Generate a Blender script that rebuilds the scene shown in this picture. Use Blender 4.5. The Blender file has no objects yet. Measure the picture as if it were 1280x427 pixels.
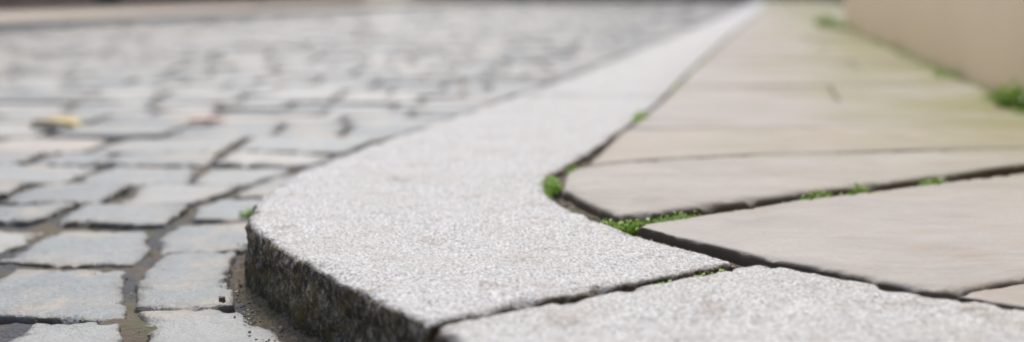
import bpy, math, random, itertools
from mathutils import Vector, noise
random.seed(7)
R=random.random
def U(a,b): return a+(b-a)*R()
scene=bpy.context.scene
scene.view_settings.view_transform='Standard'
scene.view_settings.look='None'
scene.view_settings.exposure=0

# ---------------------------------------------------------------- node helpers
def newmat(name):
    m=bpy.data.materials.new(name); m.use_nodes=True
    nt=m.node_tree; nt.nodes.clear()
    out=nt.nodes.new('ShaderNodeOutputMaterial'); b=nt.nodes.new('ShaderNodeBsdfPrincipled')
    nt.links.new(b.outputs[0],out.inputs[0])
    return m,nt,b
class N:
    def __init__(s,nt):
        s.nt=nt; s.tc=nt.nodes.new('ShaderNodeTexCoord'); s.geo=nt.nodes.new('ShaderNodeNewGeometry')
    def put(s,node,i,v):
        if v is None: return
        if isinstance(v,bpy.types.NodeSocket): s.nt.links.new(v,node.inputs[i])
        else: node.inputs[i].default_value=v
    def noise(s,scale,detail=3,rough=.55,vec=None,dist=0):
        n=s.nt.nodes.new('ShaderNodeTexNoise'); s.put(n,'Vector',vec or s.tc.outputs['Object'])
        s.put(n,'Scale',scale); s.put(n,'Detail',detail); s.put(n,'Roughness',rough); s.put(n,'Distortion',dist)
        return n.outputs['Fac']
    def voro(s,scale,out='Color',vec=None):
        n=s.nt.nodes.new('ShaderNodeTexVoronoi'); s.put(n,'Vector',vec or s.tc.outputs['Object']); s.put(n,'Scale',scale)
        return n.outputs[out]
    def ramp(s,fac,stops):
        n=s.nt.nodes.new('ShaderNodeValToRGB'); s.put(n,0,fac); cr=n.color_ramp
        while len(cr.elements)<len(stops): cr.elements.new(.5)
        for e,(p,c) in zip(cr.elements,stops):
            e.position=p; e.color=(c,c,c,1) if not isinstance(c,tuple) else (*c,1)
        return n.outputs[0]
    def mix(s,f,a,b,mode='MIX'):
        n=s.nt.nodes.new('ShaderNodeMix'); n.data_type='RGBA'; n.blend_type=mode
        s.put(n,0,f)
        for i,v in ((6,a),(7,b)):
            if isinstance(v,tuple): v=(*v,1)
            s.put(n,i,v)
        return n.outputs[2]
    def math(s,op,a,b=None,clamp=False):
        n=s.nt.nodes.new('ShaderNodeMath'); n.operation=op; n.use_clamp=clamp; s.put(n,0,a); s.put(n,1,b); return n.outputs[0]
    def mr(s,v,a,b,c=0.,d=1.):
        n=s.nt.nodes.new('ShaderNodeMapRange'); s.put(n,0,v); s.put(n,1,a); s.put(n,2,b); s.put(n,3,c); s.put(n,4,d); return n.outputs[0]
    def sep(s,v):
        n=s.nt.nodes.new('ShaderNodeSeparateXYZ'); s.put(n,0,v); return n.outputs
    def attr(s,name):
        n=s.nt.nodes.new('ShaderNodeAttribute'); n.attribute_name=name; return n.outputs['Color']
    def mapping(s,scale,rot=(0,0,0)):
        n=s.nt.nodes.new('ShaderNodeMapping'); s.put(n,0,s.tc.outputs['Object']); n.inputs['Scale'].default_value=scale; n.inputs['Rotation'].default_value=rot; return n.outputs[0]
    def bump(s,h,strength,dist,normal=None):
        n=s.nt.nodes.new('ShaderNodeBump'); s.put(n,'Height',h); s.put(n,'Strength',strength); s.put(n,'Distance',dist)
        if normal: s.put(n,'Normal',normal)
        return n.outputs[0]

def granite():
    m,nt,b=newmat('granite'); n=N(nt)
    fine=n.noise(230,3,.7); mid=n.noise(75,4,.65); big=n.noise(6,5,.6)
    c=n.ramp(fine,[(.35,(.085,.08,.075)),(.44,(.35,.345,.335)),(.52,(.59,.585,.575)),(.64,(.85,.85,.84))])
    cell=n.voro(250)
    c=n.mix(.28,c,n.ramp(cell,[(0,(.14,.13,.12)),(.5,(.54,.53,.52)),(1,(.88,.87,.86))]))
    c=n.mix(n.mr(mid,.52,.66,0,.45),c,(.26,.25,.235))
    c=n.mix(n.mr(big,.46,.70,0,.42),c,(.44,.41,.355))
    stain=n.math('MULTIPLY',n.mr(n.noise(11,5,.6),.56,.70),n.mr(mid,.42,.55))
    c=n.mix(n.math('MULTIPLY',stain,.6),c,(.24,.175,.11))
    a=n.sep(n.attr('stone'))
    c=n.mix(n.math('MULTIPLY',a[2],n.mr(mid,.35,.6,.15,.9)),c,(.17,.14,.10))
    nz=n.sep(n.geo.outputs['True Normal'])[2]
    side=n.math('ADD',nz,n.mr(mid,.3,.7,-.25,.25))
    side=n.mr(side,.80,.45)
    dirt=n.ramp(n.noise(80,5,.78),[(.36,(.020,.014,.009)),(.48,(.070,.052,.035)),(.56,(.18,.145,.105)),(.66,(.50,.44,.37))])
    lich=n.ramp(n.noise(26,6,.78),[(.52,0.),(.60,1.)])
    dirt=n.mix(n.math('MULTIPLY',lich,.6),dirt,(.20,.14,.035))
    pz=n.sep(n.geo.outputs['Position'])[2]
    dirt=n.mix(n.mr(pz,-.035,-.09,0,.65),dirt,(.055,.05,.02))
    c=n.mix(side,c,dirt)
    nt.links.new(c,b.inputs['Base Color']); b.inputs['Roughness'].default_value=.72
    b.inputs['Specular IOR Level'].default_value=.3
    h=n.math('ADD',n.math('MULTIPLY',fine,.6),mid)
    nt.links.new(n.bump(h,n.mr(side,0,1,.75,1.),.0055),b.inputs['Normal'])
    return m
def sandstone():
    m,nt,b=newmat('sandstone_flag'); n=N(nt)
    a=n.sep(n.attr('stone'))
    v=n.mapping((1.2,1.9,1),(0,0,-.5))
    band=n.noise(2.2,4,.55,v,1.0); fine=n.noise(170,4,.7); mid=n.noise(18,5,.6)
    c=n.ramp(band,[(.30,(.315,.285,.25)),(.45,(.395,.365,.325)),(.6,(.455,.425,.385)),(.75,(.40,.345,.28))])
    c=n.mix(n.mr(fine,.38,.66,0,.5),c,(.285,.255,.22))
    c=n.mix(n.mr(mid,.50,.72,0,.4),c,(.50,.475,.435))
    c=n.mix(n.mr(a[0],0,1,0,.6),c,(.41,.385,.365))
    c=n.mix(n.mr(a[1],.3,1,0,.4),c,(.41,.35,.275))
    c=n.mix(n.mr(n.noise(4.5,6,.65),.54,.66,0,.3),c,(.36,.27,.19))
    c=n.mix(n.math('MULTIPLY',a[2],n.mr(mid,.3,.6,.1,.7)),c,(.20,.165,.12))
    p=n.sep(n.geo.outputs['Position'])
    d=n.math('SUBTRACT',p[0],n.math('ADD',n.math('MULTIPLY',p[1],.205),.82))
    al=n.math('MULTIPLY',n.mr(d,-1.0,-.15),n.mr(n.noise(2.0,4),.32,.55))
    far=n.mr(p[1],1.9,3.2)
    c=n.mix(n.math('MULTIPLY',n.math('MULTIPLY',al,far),.85),c,(.225,.215,.075))
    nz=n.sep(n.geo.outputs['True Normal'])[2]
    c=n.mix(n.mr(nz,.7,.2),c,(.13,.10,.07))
    nt.links.new(c,b.inputs['Base Color']); b.inputs['Roughness'].default_value=.75; b.inputs['Specular IOR Level'].default_value=.28
    h=n.math('ADD',n.math('MULTIPLY',n.noise(3.0,3,.45,v,1.2),1.8),n.math('ADD',n.math('MULTIPLY',mid,.30),n.math('MULTIPLY',fine,.15)))
    nt.links.new(n.bump(h,.6,.010),b.inputs['Normal'])
    return m
def settmat():
    m,nt,b=newmat('whinstone_sett'); n=N(nt)
    a=n.sep(n.attr('stone'))
    fine=n.noise(170,4,.7); mid=n.noise(28,5,.65); big=n.noise(8,4)
    c=n.ramp(a[0],[(0,(.12,.15,.162)),(.4,(.19,.22,.228)),(.75,(.26,.275,.268)),(1,(.39,.38,.355))])
    c=n.mix(n.mr(big,.50,.65,0,.75),c,(.36,.295,.205))
    c=n.mix(n.mr(mid,.50,.70,0,.6),c,(.115,.135,.148))
    c=n.mix(n.mr(fine,.42,.7,0,.45),c,(.40,.41,.40))
    c=n.mix(n.mr(a[1],.8,1,0,.5),c,(.40,.32,.25))
    c=n.mix(n.math('MULTIPLY',a[2],n.mr(mid,.3,.6,.25,1.)),c,(.11,.085,.055))
    nt.links.new(c,b.inputs['Base Color']); b.inputs['Roughness'].default_value=.42
    h=n.math('ADD',n.math('MULTIPLY',mid,1.3),n.math('MULTIPLY',fine,.4))
    nt.links.new(n.bump(h,.8,.007),b.inputs['Normal'])
    return m
def soil(name,c1,c2,c3,moss=.3,brown=0):
    m,nt,b=newmat(name); n=N(nt)
    f=n.noise(190,4,.75); g=n.noise(14,5)
    c=n.ramp(f,[(.3,c1),(.55,c2),(.72,c3)])
    if brown:
        h=n.noise(7,6,.65)
        c=n.mix(n.mr(h,.46,.56,0,brown),c,(.165,.122,.075))
    c=n.mix(n.mr(g,.53,.64,0,moss),c,(.10,.115,.03))
    nt.links.new(c,b.inputs['Base Color']); b.inputs['Roughness'].default_value=.8
    nt.links.new(n.bump(n.math('ADD',f,n.noise(60,4)),1.,.006),b.inputs['Normal'])
    return m
def simple(name,col,rough=.8,var=.25,scale=8,bs=0.02,dirt=None):
    m,nt,b=newmat(name); n=N(nt)
    f=n.noise(scale,2 if dirt else 6,.5 if dirt else .65)
    c=n.ramp(f,[(.3,tuple(x*(1-var) for x in col)),(.7,tuple(min(1,x*(1+var)) for x in col))])
    if dirt:
        z=n.sep(n.geo.outputs['Position'])[2]
        k=n.math('ADD',z,n.mr(n.noise(1.2,2),.3,.7,-.06,.06))
        c=n.mix(n.mr(k,.40,.0,0,.65),c,dirt)
        c=n.mix(n.mr(k,.05,-.06,0,.6),c,(.15,.14,.05))
    nt.links.new(c,b.inputs['Base Color']); b.inputs['Roughness'].default_value=rough
    nt.links.new(n.bump(n.noise(90 if dirt else scale*8,3),.5,bs),b.inputs['Normal'])
    return m
M_gran=granite(); M_flag=sandstone(); M_sett=settmat()
M_soil=soil('joint_soil',(.04,.030,.019),(.13,.098,.062),(.27,.215,.15),.6)
M_bed=soil('sett_joint_mortar',(.05,.053,.060),(.085,.09,.098),(.155,.155,.155),.6,.8)
M_ground=soil('ground_soil',(.05,.045,.035),(.1,.09,.07),(.16,.14,.11))
M_wall=simple('wall_render',(.62,.515,.37),.9,.03,.7,.002,(.49,.375,.225))
M_cope=simple('coping_stone',(.38,.34,.28),.8,.2,10)

# ---------------------------------------------------------------- geometry helpers
def cr(pts,n):
    P=[Vector((p[0],p[1])) for p in pts]
    P=[P[0]*2-P[1]]+P+[P[-1]*2-P[-2]]
    fine=[]
    for i in range(1,len(P)-2):
        for k in range(24):
            t=k/24; a,b_,c,d=P[i-1:i+3]
            fine.append(.5*((2*b_)+(c-a)*t+(2*a-5*b_+4*c-d)*t*t+(3*b_-a-3*c+d)*t**3))
    fine.append(P[-2])
    L=[0]
    for i in range(1,len(fine)): L.append(L[-1]+(fine[i]-fine[i-1]).length)
    if isinstance(n,int): ts=[i/n for i in range(n+1)]
    else: ts=n
    out=[];j=0
    for t in ts:
        s=t*L[-1]
        while j<len(L)-2 and L[j+1]<s: j+=1
        w=(s-L[j])/max(1e-9,L[j+1]-L[j]); out.append(fine[j].lerp(fine[j+1],w))
    return out,L[-1]
def samples(length,step,r):
    e=[0,.12*r,.4*r,r]
    n=max(1,int((length-2*r)/step))
    mid=[r+(length-2*r)*i/n for i in range(1,n)]
    s=e+mid+[length-x for x in reversed(e)]
    return [x/length for x in s]
class Mesh:
    def __init__(s): s.v=[];s.f=[];s.c=[];s.m=[]
    def obj(s,name,mat,parent=None,smooth=True):
        me=bpy.data.meshes.new(name); me.from_pydata(s.v,[],s.f)
        if s.c:
            a=me.attributes.new('stone','FLOAT_COLOR','POINT')
            flat=[x for c in s.c for x in (*c,1.0)]
            a.data.foreach_set('color',flat)
        if smooth: me.polygons.foreach_set('use_smooth',[True]*len(me.polygons))
        for mm in (mat if isinstance(mat,list) else [mat]): me.materials.append(mm)
        me.update()
        o=bpy.data.objects.new(name,me); scene.collection.objects.link(o)
        if parent: o.parent=parent
        return o
def nz(x,y,z=0): return noise.noise(Vector((x,y,z)))
def stone(M,Lp,Rp,step,ztop,zbot,r,sq=0.,amp=.001,freq=25,edge=.002,efreq=30,tilt=(0,0),fineamp=0,skirt=3,sideamp=0.,crown=0.,rngcol=None,chip=0.,ew=.012,ek=1.):
    lq,ll=cr(Lp,8); rq,lr=cr(Rp,8)
    W=sum((a-b).length for a,b in zip(lq,rq))/9; LL=(ll+lr)/2
    r=min(r,W*.3,LL*.3)
    us=samples(W,step,r); vs=samples(LL,step,r)
    L,_=cr(Lp,vs); Rr,_=cr(Rp,vs)
    seed=U(0,100)
    col=rngcol or (R(),R())
    base=len(M.v); nu,nv=len(us),len(vs)
    cen=(L[nv//2]+Rr[nv//2])/2
    for j,v in enumerate(vs):
        for i,u in enumerate(us):
            a=2*u-1;b=2*v-1
            ua=a*math.sqrt(max(0,1-sq*b*b/2)); vb=b*math.sqrt(max(0,1-sq*a*a/2))
            p=L[j].lerp(Rr[j],(ua+1)/2)
            if sq:
                tv=(L[-1]+Rr[-1]-L[0]-Rr[0])/2
                p=p+tv*((vb-b)/2)
            du=min(u,1-u)*W; dv=min(v,1-v)*LL
            d=min(du,dv)
            zz=ztop
            f=lambda q:(r-math.sqrt(max(0,r*r-(r-q)**2))) if q<r else 0
            zz-=max(f(du),f(dv)) if (du>=r or dv>=r) else min(r*1.1,f(du)+f(dv))
            x,y=p.x,p.y
            ex=nz(x*efreq,y*efreq,seed)*edge+nz(x*efreq*.3,y*efreq*.3,seed+9)*edge*1.5
            ey=nz(x*efreq,y*efreq,seed+5)*edge+nz(x*efreq*.3,y*efreq*.3,seed+19)*edge*1.5
            zz+=nz(x*freq,y*freq,seed)*amp+nz(x*freq*.25,y*freq*.25,seed+3)*amp*1.6
            if fineamp: zz+=nz(x*140,y*140,seed+7)*fineamp
            if chip and d<.02:
                q=nz(x*45,y*45,seed+31)
                if q>.1: zz-=chip*(q-.1)*(1-d/.02)*2
            zz+=crown*(1-a*a)*(1-b*b)+tilt[0]*(x-cen.x)+tilt[1]*(y-cen.y)
            M.v.append((x+ex,y+ey,zz)); M.c.append((col[0],col[1],ek*math.exp(-d/ew)))
    idx=lambda i,j: base+j*nu+i
    for j in range(nv-1):
        for i in range(nu-1):
            M.f.append((idx(i,j),idx(i+1,j),idx(i+1,j+1),idx(i,j+1)))
    loop=[idx(i,0) for i in range(nu)]+[idx(nu-1,j) for j in range(1,nv)]+[idx(i,nv-1) for i in range(nu-2,-1,-1)]+[idx(0,j) for j in range(nv-2,0,-1)]
    n=len(loop); norms=[]
    if sideamp:
        for i in range(n):
            p=M.v[loop[(i-3)%n]];q=M.v[loop[(i+3)%n]]
            t=Vector((q[0]-p[0],q[1]-p[1])); t.normalize(); norms.append((t.y,-t.x))
    prev=loop
    for k in range(1,skirt+1):
        t=k/skirt; cur=[]
        for i,q in enumerate(loop):
            x,y,z=M.v[q]; zz=z+(zbot-z)*t
            if sideamp:
                s=sideamp*(nz(x*38,y*38,zz*38)+.8*nz(x*100,y*100,zz*100)+.8*nz(x*12,y*12,zz*12)+.5*t)
                x+=s*norms[i][0]; y+=s*norms[i][1]
            cur.append(len(M.v)); M.v.append((x,y,zz)); M.c.append((col[0],col[1],ek))
        for i in range(n):
            M.f.append((prev[i],cur[i],cur[(i+1)%n],prev[(i+1)%n]))
        prev=cur

# ---------------------------------------------------------------- plan (metres; street runs +Y, pavement top z=0)
KZ=-.09
out1=[(-.090,1.266),(-.152,1.36),(-.24,1.50),(-.335,1.665),(-.393,1.80),(-.422,1.966),(-.424,2.152),(-.404,2.333),(-.36,2.54),(-.288,2.85)]
in1=[(.290,1.553),(.230,1.641),(.174,1.738),(.123,1.849),(.084,1.944),(.060,2.083),(.067,2.244),(.125,2.45),(.208,2.75)]
out2=[(-.079,1.243),(-.068,1.205),(-.035,1.145),(.04,1.05),(.16,.96),(.4,.86)]
in2=[(.311,1.528),(.40,1.445),(.488,1.360),(.56,1.312),(.70,1.22),(.95,1.12)]
outF=[(-.288,2.85),(-.175,3.26),(.03,4.05),(.262,4.9),(.95,7.9),(1.9,12),(4.65,24),(9.4,46)]
inF=[(.208,2.75),(.340,3.26),(.52,4.05),(.70,4.9),(1.37,7.9),(2.31,12),(5.02,24),(9.75,46)]
def interp(pl,y):
    if y<=pl[0][1]: return pl[0][0]
    for a,b in zip(pl,pl[1:]):
        if y<=b[1]: return a[0]+(b[0]-a[0])*(y-a[1])/(b[1]-a[1])
    return pl[-1][0]
wallX=lambda y:.82+.205*y

# kerb
K=Mesh()
stone(K,out1+[(-.175,3.26),(.03,4.05)],in1+[(.340,3.26),(.50,3.95)],.006,0,-.13,.008,amp=.0018,freq=30,edge=.0025,efreq=28,fineamp=.0012,skirt=22,sideamp=.006,chip=.014,ew=.006)
stone(K,out2,in2,.006,.004,-.13,.010,sq=.01,amp=.0018,freq=30,edge=.003,efreq=28,fineamp=.0012,skirt=8,sideamp=.004,chip=.014,ew=.006)
y=4.052
while y<44:
    l=U(1.5,2.2) if y<14 else 2.4
    y2=min(y+l,45)
    g=.0003
    d=.10
    A=[(interp(outF,y+g),y+g),(interp(outF,(y+y2)/2),(y+y2)/2),(interp(outF,y2),y2)]
    B=[(interp(inF,y+g-d),y+g-d),(interp(inF,(y+y2)/2-d),(y+y2)/2-d),(interp(inF,y2-d),y2-d)]
    stone(K,A,B,.12,0,-.13,.003,amp=.0008,edge=.0006,skirt=3,ek=.2,ew=.006)
    y=y2
K.obj('granite_kerb',M_gran)

# paving flags
F=Mesh()
fl=dict(amp=.0014,freq=8,edge=.004,efreq=16,skirt=5,chip=.010,fineamp=.0004)
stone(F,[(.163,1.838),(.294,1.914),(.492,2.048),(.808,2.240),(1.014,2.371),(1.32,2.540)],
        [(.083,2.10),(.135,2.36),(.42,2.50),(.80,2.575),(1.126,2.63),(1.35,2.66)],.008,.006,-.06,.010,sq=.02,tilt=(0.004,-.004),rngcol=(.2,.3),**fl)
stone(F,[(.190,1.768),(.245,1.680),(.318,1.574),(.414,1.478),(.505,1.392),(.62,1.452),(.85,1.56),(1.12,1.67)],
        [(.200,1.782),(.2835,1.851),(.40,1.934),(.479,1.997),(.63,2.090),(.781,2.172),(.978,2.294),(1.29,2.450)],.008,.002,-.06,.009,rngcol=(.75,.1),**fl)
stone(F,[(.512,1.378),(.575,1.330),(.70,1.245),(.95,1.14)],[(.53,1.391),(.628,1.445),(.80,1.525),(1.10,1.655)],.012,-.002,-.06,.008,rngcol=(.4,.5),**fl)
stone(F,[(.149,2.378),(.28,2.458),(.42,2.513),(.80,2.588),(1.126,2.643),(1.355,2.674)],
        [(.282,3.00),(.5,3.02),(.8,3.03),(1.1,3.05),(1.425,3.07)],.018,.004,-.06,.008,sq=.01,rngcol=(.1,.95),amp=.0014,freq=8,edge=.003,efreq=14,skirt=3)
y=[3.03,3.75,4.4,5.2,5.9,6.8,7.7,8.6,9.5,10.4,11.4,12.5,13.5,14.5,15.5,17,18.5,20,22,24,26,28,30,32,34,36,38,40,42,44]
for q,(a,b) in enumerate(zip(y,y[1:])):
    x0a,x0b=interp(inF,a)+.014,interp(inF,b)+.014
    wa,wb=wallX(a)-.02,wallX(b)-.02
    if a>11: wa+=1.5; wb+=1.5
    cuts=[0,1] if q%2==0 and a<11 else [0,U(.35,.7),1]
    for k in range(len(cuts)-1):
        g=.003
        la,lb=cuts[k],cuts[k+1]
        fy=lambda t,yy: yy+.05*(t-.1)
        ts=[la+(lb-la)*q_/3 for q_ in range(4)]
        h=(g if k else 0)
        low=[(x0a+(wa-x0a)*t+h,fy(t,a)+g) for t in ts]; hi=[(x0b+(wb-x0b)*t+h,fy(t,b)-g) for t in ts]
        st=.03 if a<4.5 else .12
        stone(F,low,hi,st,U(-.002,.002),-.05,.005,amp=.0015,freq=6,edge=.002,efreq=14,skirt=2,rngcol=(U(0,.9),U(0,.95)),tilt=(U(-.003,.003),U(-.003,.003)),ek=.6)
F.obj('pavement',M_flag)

# pavement bed (soil seen in the open joints)
B=Mesh()
vs=[1.0+i*.008 for i in range(230)]+[2.9+i*.12 for i in range(90)]+[14+i*1. for i in range(32)]
outAll=[(.30,.90),(.16,.98),(.04,1.06),(-.05,1.2),(-.079,1.243)]+out1+outF[1:]
us=[i/110 for i in range(111)]
for yv in vs:
    x0=interp(outAll,yv)+.03; x1=wallX(yv)+(.02 if yv<11.4 else 1.6)
    for u in us:
        uu=u**1.3; x=x0+(x1-x0)*uu
        B.v.append((x,yv,(-.0135 if yv<2.9 else -.009)+.005*nz(x*30,yv*30)+.005*nz(x*9,yv*9,4)+.003*nz(x*90,yv*90,2)))
nu=len(us)
for j in range(len(vs)-1):
    for i in range(nu-1):
        q=j*nu+i; B.f.append((q,q+1,q+nu+1,q+nu))
B.obj('joint_soil',M_soil)

# ---------------------------------------------------------------- road of setts
S=Mesh()
chan=[(-.20,.95),(-.36,1.2),(-.47,1.49),(-.535,1.68),(-.612,2.0),(-.655,2.2),(-.650,2.45),(-.578,2.785),(-.50,3.05),(-.42,3.4),(-.22,4.05),(.0,4.9),(.69,7.9),(1.64,12),(4.38,24),(9.1,46)]
ys=[1.02,1.34,1.678,2.035,2.30,2.56,2.87]
while ys[-1]<44: ys.append(ys[-1]+U(.27,.42)*(1 if ys[-1]<16 else 2))
for a,b in zip(ys,ys[1:]):
    near=a<3.4
    g=.012 if near else .009
    ka=lambda q:interp(outAll,q)-((.028 if q<2.1 else .018) if q>1.5 else .060)
    ya0,yb0=a+g,b-g
    j=[U(-.018,.018) for _ in range(4)]
    Lc=[(interp(chan,ya0)+g+U(-.004,.01),ya0+j[0]),(interp(chan,(ya0+yb0)/2)+g+U(-.008,.006),(ya0+yb0)/2),(interp(chan,yb0)+g+U(-.004,.01),yb0+j[1])]
    Rc=[(ka(ya0)-U(0,.014),ya0+j[2]),(ka((ya0+yb0)/2),(ya0+yb0)/2),(ka(yb0)-U(0,.014),yb0+j[3])]
    stone(S,Lc,Rc,.008 if near else .05,KZ+U(-.004,.003),-.125,.008,sq=.17,amp=.003,freq=14,edge=.009,efreq=20,skirt=2,
          tilt=(U(-.02,.02),U(-.015,.015)),crown=.002,rngcol=(U(.2,.8),U(0,.8)),chip=.016,fineamp=.0006 if near else 0)
rows=[.95,1.27,1.615,1.95,2.245,2.475,2.74,3.02]
while rows[-1]<44: rows.append(rows[-1]+U(.22,.36)*(1 if rows[-1]<14 else 1.5))
farX=lambda y:-8.24+.2*y
explicit={1:[-.415,-.66,-.9],2:[None,-.80,-1.04],3:[None,-.85,-1.07],4:[None,-.885,-1.06,-1.25],5:[None,-.845,-1.085,-1.3]}
for k,(a,b) in enumerate(zip(rows,rows[1:])):
    yc=(a+b)/2
    x=interp(chan,yc)
    lim=farX(yc)+.02
    xl=lim if yc>6 else max(lim,-.5*yc-2.2)
    ex=explicit.get(k)
    ei=1
    first=True
    while x>xl:
        if ex and ei<len(ex): w=x-ex[ei]; ei+=1
        else: w=U(.16,.32) if yc<3.2 else U(.20,.46)*(1 if yc<14 else 1.5)
        x2=x-w
        near=yc<3.6 and x2>-2.1
        g=.0125 if near else .006
        gy=.0125 if near else .012
        def edgeX(X,yy,isfirst):
            return interp(chan,yy)-g if isfirst else X-g
        wob=lambda X,yy: yy+.025*nz(X*1.3,yy*.9,3)+.02*nz(X*.4,yy*.3,9)+.035*(X+.6)*(-.6 if yc<3 else 0)
        j=[U(-.015,.015) for _ in range(8)]
        if not near: j=[q*.6 for q in j]
        Rc=[(edgeX(x,a+gy,first)+j[0],wob(x,a)+gy+j[1]*.8),(edgeX(x,(a+b)/2,first)+U(-.003,.006),(wob(x,a)+wob(x,b))/2),(edgeX(x,b-gy,first)+j[2],wob(x,b)-gy+j[3]*.8)]
        Lc=[(x2+g+j[4],wob(x2,a)+gy+j[5]*.8),(x2+g+U(-.006,.003),(wob(x2,a)+wob(x2,b))/2),(x2+g+j[6],wob(x2,b)-gy+j[7]*.8)]
        st=.008 if near else (.045 if yc<6 else .5)
        stone(S,Lc,Rc,st,KZ+U(-.006,.004),-.125,.008 if near else .016,sq=.17,amp=.003,freq=14,edge=.009 if near else .004,efreq=20,skirt=2 if near else 1,
              tilt=(U(-.025,.025),U(-.02,.02)),crown=.002 if near else .004,rngcol=(R(),R()),chip=.016 if near else 0,fineamp=.0006 if near else 0)
        x=x2; first=False
S.obj('cobblestone_road',M_sett)
B=Mesh()
xs=[-14,-9,-6,-4,-3,-2.4,-1.9]+[-1.6+i*.01 for i in range(175)]+[.3,1,2,4,8,12]
yv=[-3,0,.6]+[.95+i*.01 for i in range(240)]+[3.5,4,5,7,10,15,25,35,46]
for yy in yv:
    for x in xs:
        e=.006 if (-1.6<=x<=.15 and .95<=yy<=3.4) else 0
        B.v.append((x,yy,(-.101 if yy<3.4 else -.102)+e*(.8*nz(x*16,yy*16)+.5*nz(x*60,yy*60,3))+(.004 if e else 0)*max(0,nz(x*5,yy*5,8))*1.5))
nu=len(xs)
for j in range(len(yv)-1):
    for i in range(nu-1):
        q=j*nu+i; B.f.append((q,q+1,q+nu+1,q+nu))
B.obj('road_joint_mortar',M_bed)
# soil silted up against the kerb foot
B=Mesh(); C_,_=cr(out1[:9],240)
for i,p in enumerate(C_):
    q=C_[min(i+2,240)]-C_[max(i-2,0)]; q.normalize(); nx_,ny_=-q.y,q.x
    wd=.036+.026*nz(p.x*9,p.y*9,5)
    for k in range(9):
        t=k/8; o=-.012+(wd+.012)*t
        X,Y=p.x+nx_*o,p.y+ny_*o
        B.v.append((X,Y,-.083-.024*t**1.5+.005*nz(X*45,Y*45,2)+.003*nz(X*120,Y*120,7)))
for i in range(240):
    for k in range(8):
        q=i*9+k; B.f.append((q,q+9,q+10,q+1))
M_silt=soil('kerb_silt',(.06,.046,.028),(.20,.155,.10),(.36,.29,.20),.7)
B.obj('kerb_foot_soil',M_silt)
G=Mesh(); s=600
G.v=[(-s,-s,-.135),(s,-s,-.135),(s,s,-.135),(-s,s,-.135)]; G.f=[(0,1,2,3)]
G.obj('ground',M_ground,smooth=False)

# ---------------------------------------------------------------- far pavement, kerb
def prism(M,poly,z0,z1):
    b=len(M.v); n=len(poly)
    for z in (z0,z1):
        for p in poly: M.v.append((p[0],p[1],z))
    M.f.append(tuple(range(b+n,b+2*n))); M.f.append(tuple(reversed(range(b,b+n))))
    for i in range(n): M.f.append((b+i,b+(i+1)%n,b+n+(i+1)%n,b+n+i))
M_fark=simple('far_kerb_stone',(.40,.37,.33),.8,.2,6)
M_farp=simple('far_paving',(.56,.48,.39),.8,.12,2)
P=Mesh(); Q=Mesh()
y=-2
while y<45:
    y2=y+1.1
    prism(P,[(farX(y)-.22,y+.006),(farX(y)-.0,y+.006),(farX(y2)-.0,y2-.006),(farX(y2)-.22,y2-.006)],-.13,U(-.004,.004))
    for c in range(6):
        o=-.23-c*.88
        prism(Q,[(farX(y)+o-.87,y+.01),(farX(y)+o,y+.01),(farX(y2)+o,y2-.01),(farX(y2)+o-.87,y2-.01)],-.13,U(-.006,.002))
    y=y2
P.obj('stone_kerb',M_fark,smooth=False); Q.obj('sidewalk',M_farp,smooth=False)

# ---------------------------------------------------------------- boundary wall
root=bpy.data.objects.new('boundary_wall',None); scene.collection.objects.link(root)
Wm=Mesh()
n=60;hh=10
Y0,Y1=-2,11.4
for j in range(hh+1):
    z=-.06+1.26*j/hh
    for i in range(n+1):
        yy=Y0+(Y1-Y0)*i/n
        Wm.v.append((wallX(yy)+.002*nz(yy*.6,z*2),yy,z))
for j in range(hh):
    for i in range(n):
        q=j*(n+1)+i; Wm.f.append((q,q+n+1,q+n+2,q+1))
Wm.obj('wall_face',M_wall,root)
Wb=Mesh(); prism(Wb,[(wallX(Y0)+.012,Y0),(wallX(Y0)+.34,Y0),(wallX(Y1)+.34,Y1+.003),(wallX(Y1)+.012,Y1+.003)],-.1,1.2); Wb.obj('wall_core',M_wall,root,False)
Wc=Mesh()
y=Y0
while y<Y1-.05:
    y2=min(y+.9,Y1+.04)
    prism(Wc,[(wallX(y)-.04,y+.004),(wallX(y)+.39,y+.004),(wallX(y2)+.39,y2-.004),(wallX(y2)-.04,y2-.004)],1.203,1.29)
    y=y2
Wc.obj('coping',M_cope,root,False)

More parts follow.
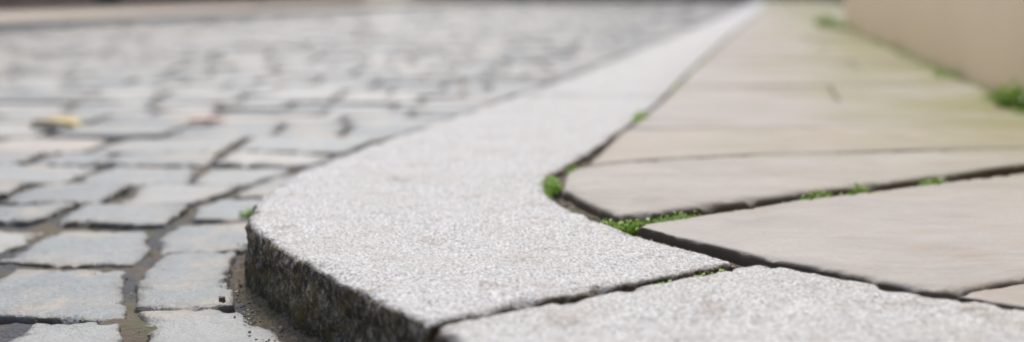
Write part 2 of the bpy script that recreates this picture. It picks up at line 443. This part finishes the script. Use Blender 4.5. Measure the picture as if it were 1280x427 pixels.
# ---------------------------------------------------------------- buildings (far, out of focus)
M_brown=simple('brown_stone',(.40,.26,.18),.85,.2,1.5)
M_pink=simple('pink_sandstone',(.48,.33,.27),.85,.2,1.5)
M_glass,nt,b=newmat('window_glass'); b.inputs['Base Color'].default_value=(.03,.035,.04,1); b.inputs['Roughness'].default_value=.1
M_frame=simple('painted_frame',(.7,.68,.63),.5,.05,5,.002)
M_roof=simple('slate_roof',(.10,.10,.11),.7,.25,6)
M_door=simple('painted_door',(.05,.10,.07),.4,.1,4,.002)
def building(name,p0,p1,depth,h,mat,storeys):
    root=bpy.data.objects.new(name,None); scene.collection.objects.link(root)
    p0=Vector(p0);p1=Vector(p1);d=(p1-p0);L=d.length;d=d/L;nn=Vector((-d.y,d.x))
    def box(M,s0,s1,q0,q1,z0,z1):
        prism(M,[tuple(p0+d*s0+nn*q0),tuple(p0+d*s1+nn*q0),tuple(p0+d*s1+nn*q1),tuple(p0+d*s0+nn*q1)],z0,z1)
    W=Mesh();Gm=Mesh();Fm=Mesh();D=Mesh()
    nb=max(2,int(L/2.6)); bw=L/nb; sh=h/storeys
    box(W,0,L,.3,depth,-.13,h)
    for i in range(nb):
        c=(i+.5)*bw; ww=.55
        box(W,i*bw,c-ww,0,.297,-.13,h)
        box(W,c+ww,(i+1)*bw,0,.297,-.13,h)
        z=-.13
        for k in range(storeys):
            door=(k==0 and i%3==1)
            zs=k*sh+(.02 if door else 1.0); ze=k*sh+min(2.5,sh-.4)
            box(W,c-ww+.002,c+ww-.002,.002,.295,z,zs)
            if door: box(D,c-ww+.01,c+ww-.01,.18,.25,zs+.003,ze-.01)
            else:
                box(Gm,c-ww+.01,c+ww-.01,.2,.22,zs+.01,ze-.01)
                for (a1,b1,c1,d1) in ((-ww+.01,-ww+.08,zs+.01,ze-.01),(ww-.08,ww-.01,zs+.01,ze-.01),(-.03,.03,zs+.08,ze-.08)):
                    box(Fm,c+a1,c+b1,.14,.19,c1,d1)
                for zc in (zs+.012,(zs+ze)/2,ze-.075): box(Fm,c-ww+.082,c+ww-.082,.145,.185,zc,zc+.06)
                box(W,c-ww-.1,c+ww+.1,-.06,-.002,zs-.12,zs-.01)
            z=ze
        box(W,c-ww+.002,c+ww-.002,.002,.295,z,h)
    W.obj('walls',mat,root,False);Gm.obj('window_panes',M_glass,root,False);Fm.obj('window_frames',M_frame,root,False)
    if D.v: D.obj('doors',M_door,root,False)
    Rf=Mesh(); a=[p0+d*-.2+nn*-.3,p0+d*(L+.2)+nn*-.3,p0+d*(L+.2)+nn*(depth+.3),p0+d*-.2+nn*(depth+.3),p0+d*-.2+nn*depth*.5,p0+d*(L+.2)+nn*depth*.5]
    zz=[h+.003]*4+[h+depth*.35]*2
    Rf.v=[(q.x,q.y,z) for q,z in zip(a,zz)]; Rf.f=[(0,1,5,4),(2,3,4,5),(0,4,3),(1,2,5),(3,2,1,0)]
    Rf.obj('roof',M_roof,root,False)
building('terraced_house',(farX(6)-5.6,6),(farX(43)-5.6,43),8,6.2,M_brown,2)
building('sandstone_building',(-4,46.5),(26,46.5),8,7,M_pink,2)

# ---------------------------------------------------------------- plants
def grassmat(name,k):
    m,nt,b=newmat(name); n=N(nt)
    a=n.sep(n.attr('stone'))
    c=n.ramp(a[0],[(0,(.10*k,.20*k,.015*k)),(.5,(.22*k,.42*k,.03*k)),(1,(.42*k,.58*k,.09*k))])
    nt.links.new(c,b.inputs['Base Color']); b.inputs['Roughness'].default_value=.5
    tr=nt.nodes.new('ShaderNodeBsdfTranslucent'); nt.links.new(c,tr.inputs[0])
    ad=nt.nodes.new('ShaderNodeMixShader'); ad.inputs[0].default_value=.4
    nt.links.new(b.outputs[0],ad.inputs[1]); nt.links.new(tr.outputs[0],ad.inputs[2])
    nt.links.new(ad.outputs[0],[q for q in nt.nodes if q.type=='OUTPUT_MATERIAL'][0].inputs[0])
    return m
M_grass=grassmat('grass_blade',1.); M_weed=grassmat('weed_leaf',.7)
def blade(M,x,y,z,h,w,lean):
    a=U(0,6.283); dx,dy=math.cos(a),math.sin(a); px,py=-dy,dx; c=(R(),0,0); b=len(M.v)
    for k in range(4):
        t=k/3; o=lean*t*t; ww=w*(1-t*.85)
        X,Y,Z=x+dx*o,y+dy*o,z+h*t*(1-.25*t)
        M.v+=[(X-px*ww,Y-py*ww,Z),(X+px*ww,Y+py*ww,Z)]; M.c+=[c,c]
    for k in range(3): M.f.append((b+2*k,b+2*k+1,b+2*k+3,b+2*k+2))
def leaf(M,x,y,z,r):
    c=(U(.2,1),0,0); b=len(M.v); tx,ty=U(-.7,.7),U(-.7,.7)
    a0=U(0,6.28); asp=U(.5,.9)
    M.v.append((x,y,z+r*.15)); M.c.append(c)
    for k in range(7):
        rx=r*math.cos(k*math.tau/7); ry=r*asp*math.sin(k*math.tau/7)
        X=rx*math.cos(a0)-ry*math.sin(a0);Y=rx*math.sin(a0)+ry*math.cos(a0)
        M.v.append((x+X,y+Y,z+tx*X+ty*Y)); M.c.append(c)
    for k in range(7): M.f.append((b,b+1+k,b+1+(k+1)%7))
def tuft(M,x,y,z,rx,ry,n,h,ang=0,lf=.5,w=.0011):
    for _ in range(n):
        a=U(0,6.283); q=math.sqrt(R()); u,v=rx*q*math.cos(a),ry*q*math.sin(a)
        X=x+u*math.cos(ang)-v*math.sin(ang); Y=y+u*math.sin(ang)+v*math.cos(ang)
        hh=h*U(.4,1)*(1-.5*q)
        if R()<lf: leaf(M,X,Y,z+hh*U(.2,1),U(.0020,.0042)*(w/.0011)**.6)
        else: blade(M,X,Y,z,hh,w*U(.6,1.3),hh*U(.2,.9))
T=Mesh()
tuft(T,.070,2.165,-.013,.018,.055,560,.040,0,.4)
tuft(T,.060,2.10,-.012,.008,.04,120,.022,0,.5)
tuft(T,.182,1.800,-.013,.042,.016,380,.030,.6,.35)
tuft(T,.150,1.822,-.013,.018,.016,150,.024,0,.5)
tuft(T,.235,1.830,-.012,.045,.010,300,.038,.6,.15)
tuft(T,.098,1.92,-.013,.012,.03,90,.014,.4,.7)
tuft(T,.275,1.872,-.012,.035,.006,110,.024,.6,.3)
tuft(T,.515,2.031,-.012,.044,.007,260,.036,.58,.3)
tuft(T,.605,2.087,-.012,.022,.007,180,.048,.58,.25)
tuft(T,.565,2.06,-.012,.05,.005,100,.024,.58,.4)
tuft(T,.765,2.185,-.012,.040,.007,230,.038,.55,.3)
for q in range(18):
    t=R(); tuft(T,.3+.6*t+U(-.01,.01),1.895+.36*t,-.011,.02,.004,24,.014,.58,.8)
for q in range(8):
    t=R(); tuft(T,-.05+.33*t,1.282+.26*t,-.011,.012,.003,12,.008,.7,.9,.0008)
tuft(T,.12,2.40,-.013,.010,.05,60,.02,-.3,.5)
tuft(T,.352,3.29,-.013,.020,.10,440,.046,-.2,.5,.0015)
tuft(T,.27,2.98,-.013,.010,.06,80,.022,-.2,.5,.0015)
for q in range(14):
    yy=U(3.5,9); tuft(T,interp(inF,yy)+.01,yy,-.012,.008,.08,60,.022,-.2,.5,.002)
T.obj('joint_grass',M_grass)
T=Mesh()
tuft(T,-.497,2.36,-.094,.040,.014,300,.024,.0,.5,.0012)
tuft(T,-.455,2.34,-.092,.02,.01,110,.018,.0,.6,.0012)
for (X,Y,n) in ((-.45,2.06,30),(-.60,1.66,14),(-.84,1.94,14)):
    tuft(T,X,Y,-.10,.014,.006,n,.008,.3,.9,.0008)
T.obj('road_joint_grass',M_grass)
T=Mesh()
for yy,n,h in ((3.60,1000,.13),(3.80,300,.07),(4.9,240,.07),(5.6,100,.045),(6.4,70,.045),(3.35,250,.05),(7.8,70,.045),(9.5,70,.06),(10.8,300,.12),(11.5,500,.18),(12.1,350,.15)):
    tuft(T,wallX(yy)-.05-(0.10 if yy>11 else 0),yy,-.012,.05 if yy<10 else .10,.14 if yy<10 else .25,n,h,-.2,.5,.0035 if yy<10 else .007)
for i in range(160):
    yy=U(2.4,12); tuft(T,wallX(yy)-.02,yy,-.010,.022,.05,18,.022,-.2,.7,.0025)
T.obj('wall_base_weeds',M_weed)

# gravel crumbs in the joints
GR=Mesh()
def crumb(x,y,z,r):
    b=len(GR.v); c=(R(),R(),0)
    for s in itertools.product((-1,1),repeat=3):
        GR.v.append((x+s[0]*r*U(.4,1),y+s[1]*r*U(.4,1),z+s[2]*r*U(.3,.8))); GR.c.append(c)
    for f in ((0,1,3,2),(4,6,7,5),(0,4,5,1),(2,3,7,6),(0,2,6,4),(1,5,7,3)): GR.f.append(tuple(b+i for i in f))
def along(pl,n,sp,z,r0,r1):
    P_,_=cr(pl,60)
    for _ in range(n):
        p=random.choice(P_); crumb(p.x+random.gauss(0,sp),p.y+random.gauss(0,sp),z,U(r0,r1))
along([(-.07,1.262),(.1,1.385),(.30,1.54)],300,.004,-.010,.0010,.0025)
along([(.30,1.545),(.24,1.65),(.18,1.76)],260,.005,-.011,.0010,.0025)
along([(.15,1.82),(.10,1.93),(.07,2.08),(.08,2.2)],320,.011,-.012,.0012,.0035)
along([(.20,1.79),(.49,2.02),(.99,2.33)],400,.005,-.011,.0010,.0025)
along([(.31,1.54),(.5,1.375)],200,.004,-.011,.0010,.0025)
along([(-.13,1.26),(-.28,1.48),(-.385,1.70),(-.44,1.9),(-.445,2.1)],160,.012,-.090,.0010,.0026)
for _ in range(500): crumb(U(-1.2,-.3),U(1.3,2.6),-.0965,U(.001,.0025))
crumb(-.405,1.675,-.080,.006)
M_crumb,nt,b=newmat('gravel'); n=N(nt)
nt.links.new(n.ramp(n.sep(n.attr('stone'))[0],[(0,(.07,.055,.04)),(.5,(.20,.16,.12)),(1,(.44,.39,.33))]),b.inputs['Base Color']); b.inputs['Roughness'].default_value=.8
GR.obj('gravel',M_crumb,smooth=False)

def dead_leaf(x,y,z,s,rot,col):
    M=Mesh(); out=[(0,-.6),(.25,-.35),(.38,-.05),(.28,.3),(.1,.5),(0,.72),(-.12,.48),(-.3,.28),(-.4,-.08),(-.22,-.36)]
    M.v.append((x,y,z+.004))
    for k,(a,b_) in enumerate(out):
        X=a*math.cos(rot)-b_*math.sin(rot);Y=a*math.sin(rot)+b_*math.cos(rot)
        M.v.append((x+X*s,y+Y*s,z+abs(a)*s*.35+.003*(k%2)))
    for k in range(10): M.f.append((0,1+k,1+(k+1)%10))
    M.obj('fallen_leaf',simple('leaf_'+str(rot),col,.6,.2,60,.001))
dead_leaf(-1.47,3.86,-.082,.16,1.3,(.55,.40,.12))
dead_leaf(-1.0,3.90,-.080,.13,1.8,(.66,.42,.32))

# ---------------------------------------------------------------- light
w=bpy.data.worlds.new('World'); scene.world=w; w.use_nodes=True
nt=w.node_tree; bg=nt.nodes['Background']; sky=nt.nodes.new('ShaderNodeTexSky'); sky.sky_type='NISHITA'; sky.sun_disc=False
EL=math.radians(52); AZ=math.radians(-8)
sky.sun_elevation=EL; sky.sun_rotation=AZ; sky.dust_density=3.0; sky.ozone_density=1.0; sky.air_density=1.0
nt.links.new(sky.outputs[0],bg.inputs[0]); bg.inputs[1].default_value=.15
sd=bpy.data.lights.new('Sun','SUN'); sd.energy=3.1; sd.angle=math.radians(14); sd.color=(1,.97,.93)
so=bpy.data.objects.new('Sun',sd); scene.collection.objects.link(so)
dirv=Vector((math.sin(AZ)*math.cos(EL),math.cos(AZ)*math.cos(EL),math.sin(EL)))
so.rotation_euler=dirv.to_track_quat('Z','Y').to_euler()

# ---------------------------------------------------------------- camera
cd=bpy.data.cameras.new('Camera'); cam=bpy.data.objects.new('Camera',cd); scene.collection.objects.link(cam)
cam.location=(0,0,.35); cam.rotation_euler=(math.radians(90),0,0)
cd.sensor_width=36; cd.lens=42.19; cd.shift_y=-.1762; cd.clip_start=.05; cd.clip_end=2000
cd.dof.use_dof=True; cd.dof.focus_distance=1.60; cd.dof.aperture_fstop=1.75
scene.camera=cam
